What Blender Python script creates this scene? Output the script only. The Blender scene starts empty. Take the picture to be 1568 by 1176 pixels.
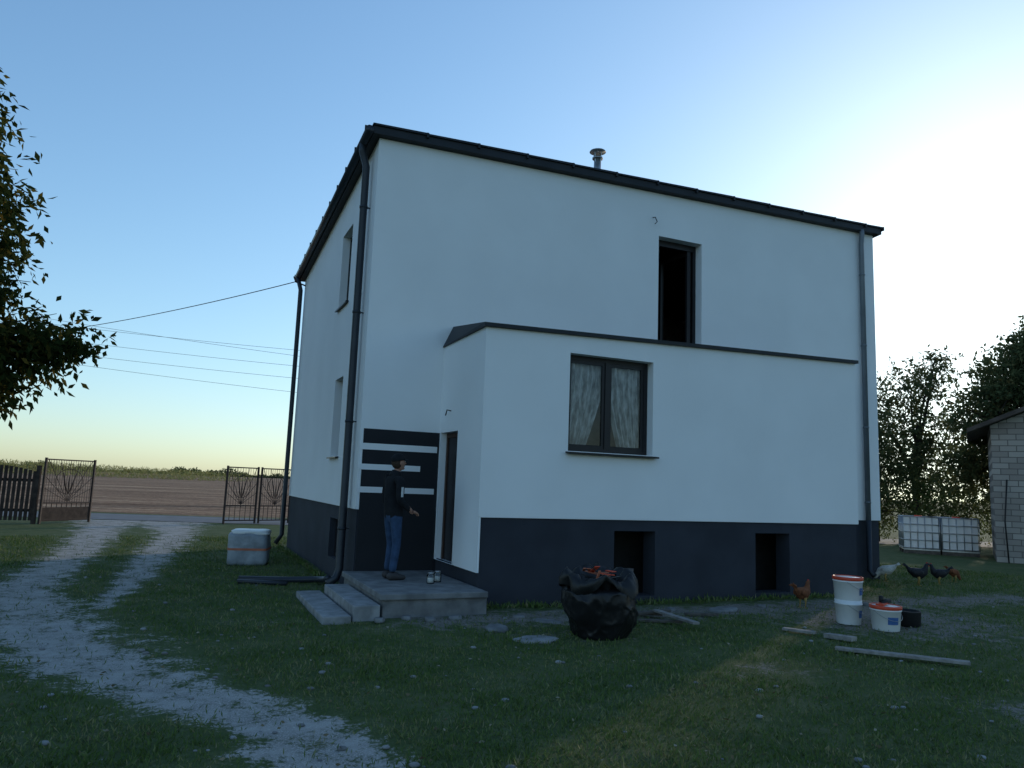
import bpy, bmesh, math, random
import numpy as np
from mathutils import Vector, Matrix, noise as mn
random.seed(7); rng=np.random.default_rng(7)
SC=bpy.context.scene; COL=SC.collection
SUN_AZ=math.radians(35.5); SUN_EL=math.radians(14.0)

# ------------------------------------------------------------------ materials
def mat(name,col,rough=0.8,metal=0.0,noise=0.0,nscale=8.0,bump=0.0,bscale=60.0,col2=None,spec=0.3,detail=4,coords='Object'):
    m=bpy.data.materials.new(name); m.use_nodes=True
    nt=m.node_tree; b=nt.nodes["Principled BSDF"]
    b.inputs["Base Color"].default_value=(*col,1); b.inputs["Roughness"].default_value=rough
    b.inputs["Metallic"].default_value=metal; b.inputs["Specular IOR Level"].default_value=spec
    tc=nt.nodes.new("ShaderNodeTexCoord")
    if noise>0 or col2:
        n=nt.nodes.new("ShaderNodeTexNoise"); n.inputs["Scale"].default_value=nscale; n.inputs["Detail"].default_value=detail
        nt.links.new(tc.outputs[coords],n.inputs["Vector"])
        r=nt.nodes.new("ShaderNodeValToRGB"); c2=col2 if col2 else tuple(c*(1-noise) for c in col)
        r.color_ramp.elements[0].position=0.35; r.color_ramp.elements[1].position=0.65
        r.color_ramp.elements[0].color=(*c2,1); r.color_ramp.elements[1].color=(*col,1)
        nt.links.new(n.outputs["Fac"],r.inputs["Fac"]); nt.links.new(r.outputs["Color"],b.inputs["Base Color"])
    if bump>0:
        n2=nt.nodes.new("ShaderNodeTexNoise"); n2.inputs["Scale"].default_value=bscale; n2.inputs["Detail"].default_value=3
        nt.links.new(tc.outputs[coords],n2.inputs["Vector"])
        bp=nt.nodes.new("ShaderNodeBump"); bp.inputs["Strength"].default_value=bump; bp.inputs["Distance"].default_value=0.01
        nt.links.new(n2.outputs["Fac"],bp.inputs["Height"]); nt.links.new(bp.outputs["Normal"],b.inputs["Normal"])
    return m
M={}
M['plaster']=mat("white_plaster",(0.80,0.80,0.80),0.9,noise=0.05,nscale=0.9,bump=0.35,bscale=220)
M['plinth']=mat("anthracite_plaster",(0.034,0.038,0.05),0.85,noise=0.25,nscale=1.6,bump=0.4,bscale=250)
M['panel']=mat("dark_panel_plaster",(0.018,0.019,0.023),0.8,noise=0.15,nscale=2,bump=0.3,bscale=250)
M['roof']=mat("dark_sheet_metal",(0.02,0.023,0.028),0.55,metal=0.1,noise=0.3,nscale=3)
M['pipe']=mat("grey_downpipe",(0.03,0.036,0.046),0.4,metal=0.2,noise=0.2,nscale=2)
M['pipe_hazed']=mat("hazed_grey_downpipe",(0.16,0.18,0.20),0.4,metal=0.2,noise=0.2,nscale=2)  # dark grey pipe, its colour lightened to stand in for haze
M['frame']=mat("window_frame_dark",(0.018,0.016,0.018),0.4,noise=0.2)
M['brownframe']=mat("door_frame_brown",(0.07,0.035,0.022),0.45,noise=0.3,nscale=12)
M['steel']=mat("galvanised",(0.45,0.46,0.47),0.35,metal=0.8,noise=0.3,nscale=6)
M['concrete']=mat("concrete",(0.21,0.21,0.21),0.9,noise=0.4,nscale=5,bump=0.6,bscale=60)
M['slab']=mat("light_concrete",(0.30,0.30,0.30),0.9,noise=0.4,nscale=6,bump=0.5,bscale=70)
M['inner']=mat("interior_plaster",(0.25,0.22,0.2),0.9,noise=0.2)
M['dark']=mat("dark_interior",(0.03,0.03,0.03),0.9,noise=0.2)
M['iron']=mat("rusty_iron",(0.05,0.032,0.028),0.7,noise=0.4,nscale=9)
M['wood']=mat("dark_wood",(0.06,0.042,0.035),0.85,noise=0.5,nscale=7,bump=0.5,bscale=40)
M['plank']=mat("weathered_plank",(0.30,0.28,0.26),0.85,noise=0.4,nscale=12,bump=0.5,bscale=60)
M['plank2']=mat("grey_wood",(0.12,0.105,0.09),0.9,noise=0.4,nscale=12,bump=0.5,bscale=60)
M['whiteplastic']=mat("white_plastic",(0.72,0.72,0.72),0.4,noise=0.08,nscale=5,spec=0.5)
M['redlid']=mat("orange_red_plastic",(0.62,0.07,0.03),0.45,noise=0.15)
M['blacktool']=mat("black_rubber",(0.015,0.015,0.016),0.6,noise=0.2)
M['bag']=mat("black_bin_liner",(0.009,0.009,0.010),0.42,spec=0.32)
M['wrap']=mat("grey_wrap",(0.28,0.31,0.35),0.4,noise=0.4,nscale=5,bump=0.8,bscale=18,spec=0.5)
M['strap']=mat("orange_strap",(0.50,0.16,0.09),0.6,noise=0.2)
M['bark']=mat("bark",(0.07,0.055,0.045),0.95,noise=0.5,nscale=6,bump=1,bscale=25)
M['wire']=mat("cable",(0.02,0.02,0.022),0.6,noise=0.1)
M['asphalt']=mat("asphalt",(0.16,0.16,0.165),0.9,noise=0.25,nscale=2,bump=0.3,bscale=80)
M['label']=mat("blue_label",(0.05,0.12,0.3),0.5,noise=0.1)
M['jacket']=mat("black_cloth",(0.012,0.013,0.016),0.95,noise=0.3,nscale=12,bump=0.5,bscale=30)
M['jeans']=mat("denim",(0.035,0.07,0.14),0.9,noise=0.4,nscale=9,bump=0.5,bscale=60)
M['skin']=mat("skin",(0.38,0.20,0.14),0.6,noise=0.1)
M['lips']=mat("lips",(0.3,0.11,0.09),0.6,noise=0.1)
M['hair']=mat("brown_hair",(0.05,0.03,0.02),0.8,noise=0.3,nscale=40)
M['shoe']=mat("shoe",(0.05,0.045,0.045),0.7,noise=0.2)
M['print']=mat("white_print",(0.6,0.6,0.6),0.8,noise=0.2,nscale=30)
M['henbrown']=mat("brown_feathers",(0.22,0.075,0.03),0.85,noise=0.5,nscale=20,bump=0.6,bscale=60)
M['henwhite']=mat("white_feathers",(0.6,0.58,0.53),0.85,noise=0.3,nscale=20,bump=0.6,bscale=60)
M['henblack']=mat("black_feathers",(0.02,0.02,0.024),0.6,noise=0.4,nscale=20,bump=0.6,bscale=60)
M['comb']=mat("red_comb",(0.5,0.03,0.02),0.6,noise=0.2)
M['leg']=mat("yellow_leg",(0.4,0.26,0.08),0.7,noise=0.2)
M['rooftile']=mat("old_roof",(0.09,0.075,0.065),0.9,noise=0.4,nscale=3,bump=0.8,bscale=10)

def glass():
    m=bpy.data.materials.new("window_glass"); m.use_nodes=True; nt=m.node_tree; nt.nodes.clear()
    o=nt.nodes.new("ShaderNodeOutputMaterial"); mx=nt.nodes.new("ShaderNodeMixShader"); t=nt.nodes.new("ShaderNodeBsdfTransparent"); g=nt.nodes.new("ShaderNodeBsdfGlossy")
    fr=nt.nodes.new("ShaderNodeFresnel"); fr.inputs[0].default_value=1.5
    t.inputs[0].default_value=(0.9,0.93,0.93,1); g.inputs["Roughness"].default_value=0.02
    nt.links.new(fr.outputs[0],mx.inputs[0]); nt.links.new(t.outputs[0],mx.inputs[1]); nt.links.new(g.outputs[0],mx.inputs[2]); nt.links.new(mx.outputs[0],o.inputs[0]); return m
M['glass']=glass()
def curtainm():
    m=bpy.data.materials.new("lace_curtain"); m.use_nodes=True; nt=m.node_tree; nt.nodes.clear()
    o=nt.nodes.new("ShaderNodeOutputMaterial"); mx=nt.nodes.new("ShaderNodeMixShader"); t=nt.nodes.new("ShaderNodeBsdfTransparent"); d=nt.nodes.new("ShaderNodeBsdfDiffuse")
    d.inputs[0].default_value=(0.85,0.85,0.85,1)
    tc=nt.nodes.new("ShaderNodeTexCoord"); mp=nt.nodes.new("ShaderNodeMapping"); mp.inputs["Scale"].default_value=(1,1,.35)
    v=nt.nodes.new("ShaderNodeTexNoise"); v.inputs["Scale"].default_value=16; v.inputs["Detail"].default_value=2
    r=nt.nodes.new("ShaderNodeMapRange"); r.inputs[1].default_value=0.35; r.inputs[2].default_value=0.65; r.inputs[3].default_value=0.35; r.inputs[4].default_value=0.8
    nt.links.new(tc.outputs["Object"],mp.inputs[0]); nt.links.new(mp.outputs[0],v.inputs["Vector"]); nt.links.new(v.outputs["Fac"],r.inputs[0]); nt.links.new(r.outputs[0],mx.inputs[0])
    nt.links.new(t.outputs[0],mx.inputs[1]); nt.links.new(d.outputs[0],mx.inputs[2]); nt.links.new(mx.outputs[0],o.inputs[0]); return m
M['curtain']=curtainm()
def leafmat(name,c1,c2,c3,trans=0.35):
    m=bpy.data.materials.new(name); m.use_nodes=True; nt=m.node_tree; nt.nodes.clear()
    o=nt.nodes.new("ShaderNodeOutputMaterial"); mx=nt.nodes.new("ShaderNodeMixShader"); mx.inputs[0].default_value=trans
    d=nt.nodes.new("ShaderNodeBsdfDiffuse")
    t=nt.nodes.new("ShaderNodeBsdfTranslucent")
    a=nt.nodes.new("ShaderNodeAttribute"); a.attribute_name="rnd"
    r=nt.nodes.new("ShaderNodeValToRGB"); e=r.color_ramp.elements
    e[0].color=(*c1,1); e[1].color=(*c3,1); x=e.new(0.6); x.color=(*c2,1)
    nt.links.new(a.outputs["Fac"],r.inputs[0]); nt.links.new(r.outputs[0],d.inputs[0]); nt.links.new(r.outputs[0],t.inputs[0])
    nt.links.new(d.outputs[0],mx.inputs[1]); nt.links.new(t.outputs[0],mx.inputs[2]); nt.links.new(mx.outputs[0],o.inputs[0]); return m
M['walnutleaf']=leafmat("walnut_leaves",(0.022,0.033,0.012),(0.045,0.06,0.018),(0.19,0.13,0.03))
M['treeleaf']=leafmat("hazed_tree_leaves",(0.06,0.08,0.035),(0.10,0.12,0.055),(0.19,0.16,0.07),.5)  # leaf colours lifted to imitate haze brightening over the trees
M['bushleaf']=leafmat("bush_leaves",(0.08,0.11,0.035),(0.13,0.16,0.055),(0.22,0.2,0.08),.5)
M['blade']=leafmat("grass_blades",(0.07,0.12,0.03),(0.125,0.175,0.055),(0.28,0.26,0.14),0.12)
M['fallen']=leafmat("fallen_leaf",(0.10,0.08,0.05),(0.18,0.15,0.09),(0.36,0.32,0.25),0.1)
M['maize']=leafmat("maize_leaves",(0.22,0.22,0.07),(0.32,0.29,0.11),(0.42,0.36,0.17),0.2)

# ------------------------------------------------------------------ builder
class MB:
    def __init__(s): s.v=[];s.f=[];s.m=[];s.s=[];s.mats=[]
    def mi(s,m):
        m=M[m] if isinstance(m,str) else m
        if m not in s.mats: s.mats.append(m)
        return s.mats.index(m)
    def add(s,vs,fs,m,sm=False):
        b=len(s.v); s.v+=[tuple(v) for v in vs]; k=s.mi(m)
        for f in fs: s.f.append(tuple(b+i for i in f)); s.m.append(k); s.s.append(sm)
    BF=[(0,3,2,1),(4,5,6,7),(0,1,5,4),(1,2,6,5),(2,3,7,6),(3,0,4,7)]
    def box(s,lo,hi,m):
        x0,y0,z0=lo;x1,y1,z1=hi
        s.add([(x0,y0,z0),(x1,y0,z0),(x1,y1,z0),(x0,y1,z0),(x0,y0,z1),(x1,y0,z1),(x1,y1,z1),(x0,y1,z1)],MB.BF,m)
    def hexa(s,p8,m): s.add(p8,MB.BF,m)
    def beam(s,p0,p1,w,h,m,up=(0,0,1)):
        p0=Vector(p0);p1=Vector(p1);d=(p1-p0).normalized();u=Vector(up)
        if abs(d.dot(u))>0.98: u=Vector((1,0,0))
        sd=d.cross(u).normalized();u=sd.cross(d)
        a=sd*w/2;b=u*h/2
        s.add([p0-a-b,p0+a-b,p1+a-b,p1-a-b,p0-a+b,p0+a+b,p1+a+b,p1-a+b],MB.BF,m)
    def tube(s,pts,rad,m,seg=8,flat=1.0,sm=True):
        pts=[Vector(p) for p in pts]; n=len(pts)
        if not hasattr(rad,'__len__'): rad=[rad]*n
        vs=[];ref=None
        for i,p in enumerate(pts):
            d=(pts[min(i+1,n-1)]-pts[max(i-1,0)]).normalized()
            if ref is None:
                ref=Vector((0,0,1)) if abs(d.z)<0.9 else Vector((0,1,0))
            a=d.cross(ref).normalized(); b=a.cross(d).normalized(); ref=b
            for k in range(seg):
                t=2*math.pi*k/seg; vs.append(p+a*math.cos(t)*rad[i]*flat+b*math.sin(t)*rad[i])
        fs=[(i*seg+k,i*seg+(k+1)%seg,(i+1)*seg+(k+1)%seg,(i+1)*seg+k) for i in range(n-1) for k in range(seg)]
        fs+=[tuple(range(seg-1,-1,-1)),tuple((n-1)*seg+k for k in range(seg))]
        s.add(vs,fs,m,sm)
    def lathe(s,c,prof,m,seg=20,sm=True):
        vs=[(c[0]+r*math.cos(2*math.pi*k/seg),c[1]+r*math.sin(2*math.pi*k/seg),c[2]+z) for r,z in prof for k in range(seg)]
        n=len(prof)
        fs=[(i*seg+k,i*seg+(k+1)%seg,(i+1)*seg+(k+1)%seg,(i+1)*seg+k) for i in range(n-1) for k in range(seg)]
        fs+=[tuple(range(seg-1,-1,-1)),tuple((n-1)*seg+k for k in range(seg))]
        s.add(vs,fs,m,sm)
    def ell(s,c,r,m,seg=12,rings=8,fn=None):
        vs=[]
        for i in range(rings+1):
            a=math.pi*i/rings
            for k in range(seg):
                t=2*math.pi*k/seg; v=Vector((r[0]*math.sin(a)*math.cos(t),r[1]*math.sin(a)*math.sin(t),r[2]*math.cos(a)))
                if fn: v=fn(v)
                vs.append(Vector(c)+v)
        fs=[(i*seg+k,(i+1)*seg+k,(i+1)*seg+(k+1)%seg,i*seg+(k+1)%seg) for i in range(rings) for k in range(seg)]
        s.add(vs,fs,m,True)
    def wall(s,P,s0,s1,t0,top,holes,depth,m,mrev=None):
        ss=sorted(set([s0,s1]+[h[0] for h in holes]+[h[1] for h in holes])); ts=sorted(set([t0]+[h[2] for h in holes]+[h[3] for h in holes]))
        for i in range(len(ss)-1):
            a,b=ss[i],ss[i+1]
            for j in range(len(ts)):
                c=ts[j]; last=j==len(ts)-1
                if any(h[0]<=a+1e-6 and h[1]>=b-1e-6 and h[2]<=c+1e-6 and (not last) and h[3]>=ts[j+1]-1e-6 for h in holes): continue
                ta=top(a) if last else ts[j+1]; tb=top(b) if last else ts[j+1]
                s.add([P(a,0,c),P(b,0,c),P(b,0,tb),P(a,0,ta)],[(0,1,2,3)],m)
        for h in holes:
            a,b,c,d=h[:4]; mr=mrev or m
            for q in ([(a,c),(a,d)],[(b,d),(b,c)],[(a,d),(b,d)],[(b,c),(a,c)]):
                (x0,z0),(x1,z1)=q
                s.add([P(x0,0,z0),P(x1,0,z1),P(x1,depth,z1),P(x0,depth,z0)],[(0,1,2,3)],mr)
    def build(s,name,loc=(0,0,0),rz=0,parent=None,bevel=0,scale=1):
        me=bpy.data.meshes.new(name); me.from_pydata(s.v,[],s.f)
        for m in s.mats: me.materials.append(m)
        me.polygons.foreach_set("material_index",s.m); me.polygons.foreach_set("use_smooth",s.s); me.update()
        o=bpy.data.objects.new(name,me); COL.objects.link(o); o.location=loc; o.rotation_euler=(0,0,rz); o.scale=(scale,)*3
        if parent: o.parent=parent
        if bevel:
            b=o.modifiers.new("b","BEVEL"); b.width=bevel; b.segments=2; b.limit_method='ANGLE'
        return o
def empty(name,loc=(0,0,0),rz=0):
    e=bpy.data.objects.new(name,None); COL.objects.link(e); e.location=loc; e.rotation_euler=(0,0,rz); return e

# ------------------------------------------------------------------ camera
f,pi_,r=1140.8,0.1347,0.0379
F=Vector((0,math.cos(pi_),math.sin(pi_)));U=Vector((0,-math.sin(pi_),math.cos(pi_)));R0=Vector((1,0,0))
R=math.cos(r)*R0+math.sin(r)*U; U2=-math.sin(r)*R0+math.cos(r)*U
cd=bpy.data.cameras.new("camera");cam=bpy.data.objects.new("camera",cd);COL.objects.link(cam);SC.camera=cam
mw=Matrix(((R.x,U2.x,-F.x,0),(R.y,U2.y,-F.y,0),(R.z,U2.z,-F.z,1.7),(0,0,0,1))); cam.matrix_world=mw
cd.sensor_width=36; cd.lens=36*f/1568; cd.clip_end=6000; cd.clip_start=0.05

# ------------------------------------------------------------------ world/sun
w=bpy.data.worlds.new("World"); SC.world=w; w.use_nodes=True; nt=w.node_tree
sky=nt.nodes.new("ShaderNodeTexSky"); sky.sky_type='NISHITA'; sky.sun_disc=False; sky.sun_elevation=SUN_EL; sky.sun_rotation=SUN_AZ
sky.air_density=1.1; sky.dust_density=0.6; sky.ozone_density=2.6; sky.altitude=0
# cool white balance of the camera + gentle highlight roll-off on the sky radiance
def vm(op,a,b_):
    n=nt.nodes.new("ShaderNodeVectorMath"); n.operation=op
    for i,v in enumerate((a,b_)):
        if isinstance(v,tuple): n.inputs[i].default_value=v
        else: nt.links.new(v,n.inputs[i])
    return n.outputs[0]
num=vm('MULTIPLY',sky.outputs[0],(1.5,1.8,2.02)); den=vm('ADD',vm('MULTIPLY',sky.outputs[0],(.085,.085,.085)),(1.,1.,1.))
nt.links.new(vm('DIVIDE',num,den),nt.nodes["Background"].inputs[0]); nt.nodes["Background"].inputs[1].default_value=0.15
sd=Vector((math.sin(SUN_AZ)*math.cos(SUN_EL),math.cos(SUN_AZ)*math.cos(SUN_EL),math.sin(SUN_EL)))
sl=bpy.data.lights.new("sun","SUN"); so=bpy.data.objects.new("sun",sl); COL.objects.link(so); sl.energy=2.0; sl.angle=math.radians(1.2); sl.color=(1,0.86,0.68)
so.rotation_euler=sd.to_track_quat('Z','Y').to_euler(); so.location=(20,20,30)
SC.view_settings.view_transform='Standard'; SC.view_settings.look='None'; SC.view_settings.exposure=0

# ------------------------------------------------------------------ ground
A=Vector((-2.35,11.717,0)); TH=0.4154; ct,st=math.cos(TH),math.sin(TH)
def toworld(x,y,z=0): return (A.x+ct*x-st*y, A.y+st*x+ct*y, z)
def axis(lo,hi,step,far):
    a=list(np.arange(lo,hi+1e-6,step)); s=step;x=hi;right=[]
    while x<far: s*=1.25; x+=s; right.append(x)
    s=step;x=lo;left=[]
    while x>-far: s*=1.25; x-=s; left.append(x)
    return np.array(left[::-1]+a+right)
def segdist(X,Y,pl):
    d=np.full(X.shape,1e9)
    for (x0,y0,w0),(x1,y1,w1) in zip(pl[:-1],pl[1:]):
        dx,dy=x1-x0,y1-y0; t=np.clip(((X-x0)*dx+(Y-y0)*dy)/(dx*dx+dy*dy),0,1)
        q=np.hypot(X-x0-t*dx,Y-y0-t*dy)/(w0+(w1-w0)*t); d=np.minimum(d,q)
    return d
TR1=[(-13.2,25.6,1.1),(-11.7,21.9,.55),(-8.5,15.0,.38),(-6.8,10.8,.42),(-5.4,8.7,.55),(-3.9,7.2,.58),(-2.7,6.15,.36),(-1.7,5.65,.3),(-1.2,5.0,.36),(-.6,3.4,.45)]
TR2=[(-11.6,25.8,1.1),(-9.5,22.0,.5),(-7.1,15.4,.33),(-5.95,12.3,.22),(-5.0,9.6,.12)]
def sn(X,Y,k=1.0,ph=0.0):
    return (np.sin(X*1.7*k+2.1*np.sin(Y*1.1*k+ph))+np.sin(Y*2.3*k+1.7*np.sin(X*1.5*k+1+ph))+.6*np.sin((X+Y)*4.1*k+ph)+.5*np.sin((X-1.3*Y)*6.3*k+2*ph))/3.1
def loc(X,Y):
    dx=X-A.x;dy=Y-A.y; return ct*dx+st*dy,-st*dx+ct*dy
def masks(X,Y):
    d=np.minimum(segdist(X,Y,TR1),segdist(X,Y,TR2))
    d=d+.4*sn(X,Y,1.9,3)+.35*sn(X,Y,5.3,1)
    track=np.clip(1.2-0.55*d,0,1)
    lx,ly=loc(X,Y)
    b1=np.exp(-((ly+2.7)/0.75)**2)*((lx>-1)&(lx<12))*np.clip((lx+1)/1.5,0,1)
    b2=np.exp(-(((X-5.5)/2.6)**2+((Y-11)/2.2)**2))*0.8
    b3=np.exp(-(((X-5.0)/1.4)**2+((Y-6.4)/.5)**2))*0.85
    b4=np.exp(-(((X-0.6)/1.2)**2+((Y-8.9)/.5)**2))*0.5
    b5=np.exp(-(((X-2.6)/1.0)**2+((Y-7.6)/.4)**2))*0.55
    b6=np.exp(-(((X+2.9)/.9)**2+((Y-9.0)/.35)**2))*0.45
    dirt=np.clip(np.maximum.reduce([b1*.8,b2,b3,b4,b5,b6]),0,1)
    return track,dirt
xs=axis(-16,16,.12,3500); ys=axis(2.5,27,.12,3500)
X,Y=np.meshgrid(xs,ys)
track,dirt=masks(X,Y)
def gz(X,Y):
    fade=np.clip((22-np.hypot(X,Y))/8,0,1); t,_=masks(X,Y)
    return fade*(.02*sn(X,Y,.6)+.012*sn(X,Y,2.3,1)-.035*np.clip(t-.3,0,1)+.008*sn(X,Y,6,2))
Z=gz(X,Y)
road_y0=lambda x:25.9+.10*(x+12)
field=np.clip((Y-(road_y0(X)+4.6))/.5,0,1)*(X<9)
Z+=np.where(Y>60,-(np.hypot(X,Y)-60)*.0012,0)*(np.hypot(X,Y)<3000)
ny,nx=X.shape
me=bpy.data.meshes.new("ground"); vv=np.stack([X.ravel(),Y.ravel(),Z.ravel()],1)
idx=np.arange(nx*ny).reshape(ny,nx); q=np.stack([idx[:-1,:-1],idx[:-1,1:],idx[1:,1:],idx[1:,:-1]],-1).reshape(-1,4)
me.vertices.add(len(vv)); me.vertices.foreach_set("co",vv.ravel())
me.loops.add(q.size); me.loops.foreach_set("vertex_index",q.ravel().astype(np.int32))
me.polygons.add(len(q)); me.polygons.foreach_set("loop_start",np.arange(0,q.size,4,dtype=np.int32)); me.polygons.foreach_set("loop_total",np.full(len(q),4,dtype=np.int32))
me.polygons.foreach_set("use_smooth",np.ones(len(q),dtype=bool))
me.update(calc_edges=True)
for nm,arr in (("track",track),("dirt",dirt),("field",field)):
    at=me.attributes.new(nm,'FLOAT','POINT'); at.data.foreach_set("value",arr.ravel().astype(np.float32))
g=bpy.data.objects.new("ground",me); COL.objects.link(g)
def groundmat():
    m=bpy.data.materials.new("ground_mat"); m.use_nodes=True; nt=m.node_tree; N=nt.nodes.new; L=nt.links.new; b=nt.nodes["Principled BSDF"]; b.inputs["Roughness"].default_value=0.95; b.inputs["Specular IOR Level"].default_value=0.1
    tc=N("ShaderNodeTexCoord")
    def noise(s,d=4,rough=.6,src=None):
        n=N("ShaderNodeTexNoise"); n.inputs["Scale"].default_value=s; n.inputs["Detail"].default_value=d; n.inputs["Roughness"].default_value=rough; L(src or tc.outputs["Object"],n.inputs["Vector"]); return n.outputs["Fac"]
    def ramp(src,stops):
        r=N("ShaderNodeValToRGB"); e=r.color_ramp.elements
        e[0].position,e[0].color=stops[0][0],(*stops[0][1],1); e[1].position,e[1].color=stops[-1][0],(*stops[-1][1],1)
        for p,c in stops[1:-1]: x=e.new(p); x.color=(*c,1)
        L(src,r.inputs[0]); return r.outputs[0]
    def mix(f,a,c):
        x=N("ShaderNodeMix"); x.data_type='RGBA'; L(f,x.inputs[0]); L(a,x.inputs[6]); L(c,x.inputs[7]); return x.outputs[2]
    def attr(n): a=N("ShaderNodeAttribute"); a.attribute_name=n; return a.outputs["Fac"]
    def math_(op,a,c,d=None):
        x=N("ShaderNodeMath"); x.operation=op
        for i,v in enumerate((a,c,d)):
            if v is None: continue
            if isinstance(v,(int,float)): x.inputs[i].default_value=v
            else: L(v,x.inputs[i])
        return x.outputs[0]
    def mr(s,a,c):
        x=N("ShaderNodeMapRange"); x.interpolation_type='SMOOTHSTEP'; L(s,x.inputs[0]); x.inputs[1].default_value=a; x.inputs[2].default_value=c; return x.outputs[0]
    n1=noise(1.1,5,.7); n2=noise(26,4,.7); n3=noise(3.2,6,.7); n4=noise(90,2)
    grass=mix(mr(n2,.35,.65),ramp(n1,[(.3,(.045,.07,.025)),(.55,(.075,.10,.04)),(.72,(.15,.14,.085))]),ramp(n3,[(.35,(.06,.09,.03)),(.7,(.15,.16,.085))]))
    grav=mix(mr(n4,.4,.62),ramp(n3,[(.3,(.18,.165,.15)),(.5,(.29,.275,.255)),(.68,(.44,.42,.395))]),ramp(n4,[(.3,(.14,.13,.115)),(.7,(.5,.48,.45))]))
    soil=mix(mr(n4,.4,.65),ramp(n3,[(.3,(.10,.09,.075)),(.7,(.2,.18,.155))]),ramp(n2,[(.3,(.11,.10,.085)),(.7,(.34,.31,.27))]))
    def edge(a,k3,k2,lo,hi): return mr(math_('ADD',attr(a),math_('ADD',math_('MULTIPLY',math_('SUBTRACT',n3,.5),k3),math_('MULTIPLY',math_('SUBTRACT',n2,.5),k2))),lo,hi)
    ft=edge("track",2.2,1.8,.5,.9)
    fd=edge("dirt",1.8,1.0,.4,.8)
    mp=N("ShaderNodeMapping"); mp.inputs["Rotation"].default_value=(0,0,.10); L(tc.outputs["Object"],mp.inputs[0])
    mp.inputs["Scale"].default_value=(.12,1,1)
    fn=noise(1.2,7,.8,mp.outputs[0]); fn2=noise(.12,4,.7,mp.outputs[0]); fn3=noise(3.0,3,.7)
    fmix=math_('ADD',math_('MULTIPLY',fn,.45),math_('ADD',math_('MULTIPLY',fn2,.3),math_('MULTIPLY',fn3,.25)))
    fld=ramp(fmix,[(.41,(.09,.048,.03)),(.5,(.27,.155,.095)),(.58,(.52,.34,.21))])
    c=mix(fd,grass,soil); c=mix(ft,c,grav); c=mix(attr("field"),c,fld)
    L(c,b.inputs["Base Color"])
    h=math_('ADD',math_('MULTIPLY',n2,.6),math_('ADD',math_('MULTIPLY',n4,.35),math_('MULTIPLY',fn,math_('MULTIPLY',attr("field"),8.))))
    bp=N("ShaderNodeBump"); bp.inputs["Strength"].default_value=.9; bp.inputs["Distance"].default_value=.03; L(h,bp.inputs["Height"]); L(bp.outputs[0],b.inputs["Normal"])
    return m
me.materials.append(groundmat())
mb=MB(); v=[];n=60
for i in range(n+1):
    x=-150+i*3; v+= [(x,road_y0(x)+.3,.012),(x,road_y0(x)+3.9,.012)]
mb.add(v,[(2*i,2*i+2,2*i+3,2*i+1) for i in range(n)],'asphalt'); mb.build("road")

def leafmesh(name,P,size,material,parent=None,elong=2.2,up=0.0,rndv=None,D=None):
    n=len(P); d=rng.normal(size=(n,3)) if D is None else D
    d[:,2]+=up; d/=np.linalg.norm(d,axis=1)[:,None]
    q=rng.normal(size=(n,3)); s=np.cross(d,q); s/=np.linalg.norm(s,axis=1)[:,None]; nn=np.cross(d,s)
    sz=(size*(.7+.6*rng.random(n)))[:,None] if np.isscalar(size) else size[:,None]
    a=P; b=P+d*sz*.45+s*sz/elong*.5+nn*sz*.08; c=P+d*sz; e=P+d*sz*.45-s*sz/elong*.5+nn*sz*.08
    V=np.stack([a,b,c,e],1).reshape(-1,3); I=np.arange(4*n,dtype=np.int32)
    me=bpy.data.meshes.new(name); me.vertices.add(4*n); me.vertices.foreach_set("co",V.ravel()); me.loops.add(4*n); me.loops.foreach_set("vertex_index",I)
    me.polygons.add(n); me.polygons.foreach_set("loop_start",np.arange(0,4*n,4,dtype=np.int32)); me.polygons.foreach_set("loop_total",np.full(n,4,dtype=np.int32)); me.update(calc_edges=True)
    at=me.attributes.new("rnd",'FLOAT','POINT'); rv=rng.random(n) if rndv is None else rndv; at.data.foreach_set("value",np.repeat(rv,4).astype(np.float32))
    me.materials.append(material); o=bpy.data.objects.new(name,me); COL.objects.link(o)
    if parent: o.parent=parent
    return o
# grass
n=260000
az=rng.uniform(-.72,.72,n); rr=3.2+ (rng.random(n)**1.25)*19
GX=rr*np.sin(az);GY=rr*np.cos(az); t,dd=masks(GX,GY); lx,ly=loc(GX,GY)
pn=.5+.5*sn(GX,GY,1.3,.7); pn2=.5+.5*sn(GX,GY,5,2.7)
keep=(rng.random(n)<np.clip(1.3-1.6*t-.8*(1-pn)*(1-pn2),0.05,1))&(rng.random(n)>dd*1.1)
keep&=~((lx>-.1)&(ly>-2.45)&(lx<8.7)&(ly<8)&((ly>-.05)|(lx<8.7)))&~((lx>8.6)&(lx<11.45)&(ly>-.02)&(ly<7.7))&~((lx>-.9)&(lx<1.3)&(ly>-2.5)&(ly<0))
GX,GY,pn,rr=GX[keep],GY[keep],pn[keep],rr[keep]
m_=2600; s_=rng.random(m_); wl=np.where(s_<.62,1.4+(s_/.62)*7.2,-.12-.1*rng.random(m_)); wy=np.where(s_<.62,-1.9-.16*rng.random(m_)**2,(s_-.62)/.38*7.4)
WX=A.x+ct*wl-st*wy; WY=A.y+st*wl+ct*wy
GX=np.concatenate([GX,WX]);GY=np.concatenate([GY,WY]);pn=np.concatenate([pn,1.2+rng.random(m_)*1.2]);rr=np.concatenate([rr,np.full(m_,12.)])
P=np.stack([GX,GY,gz(GX,GY)-.004],1)
D=rng.normal(size=(len(P),3))*.6; D[:,2]=abs(D[:,2])+.5
sz=(.018+.03*rng.random(len(P)))*(1+rr*.035)*(.7+.6*pn)
rv=np.clip(.2+.5*rng.random(len(P))+.5*(.5+.5*sn(GX,GY,2.2,4)-.4)+(rng.random(len(P))<.10)*.4,0,1)
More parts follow.
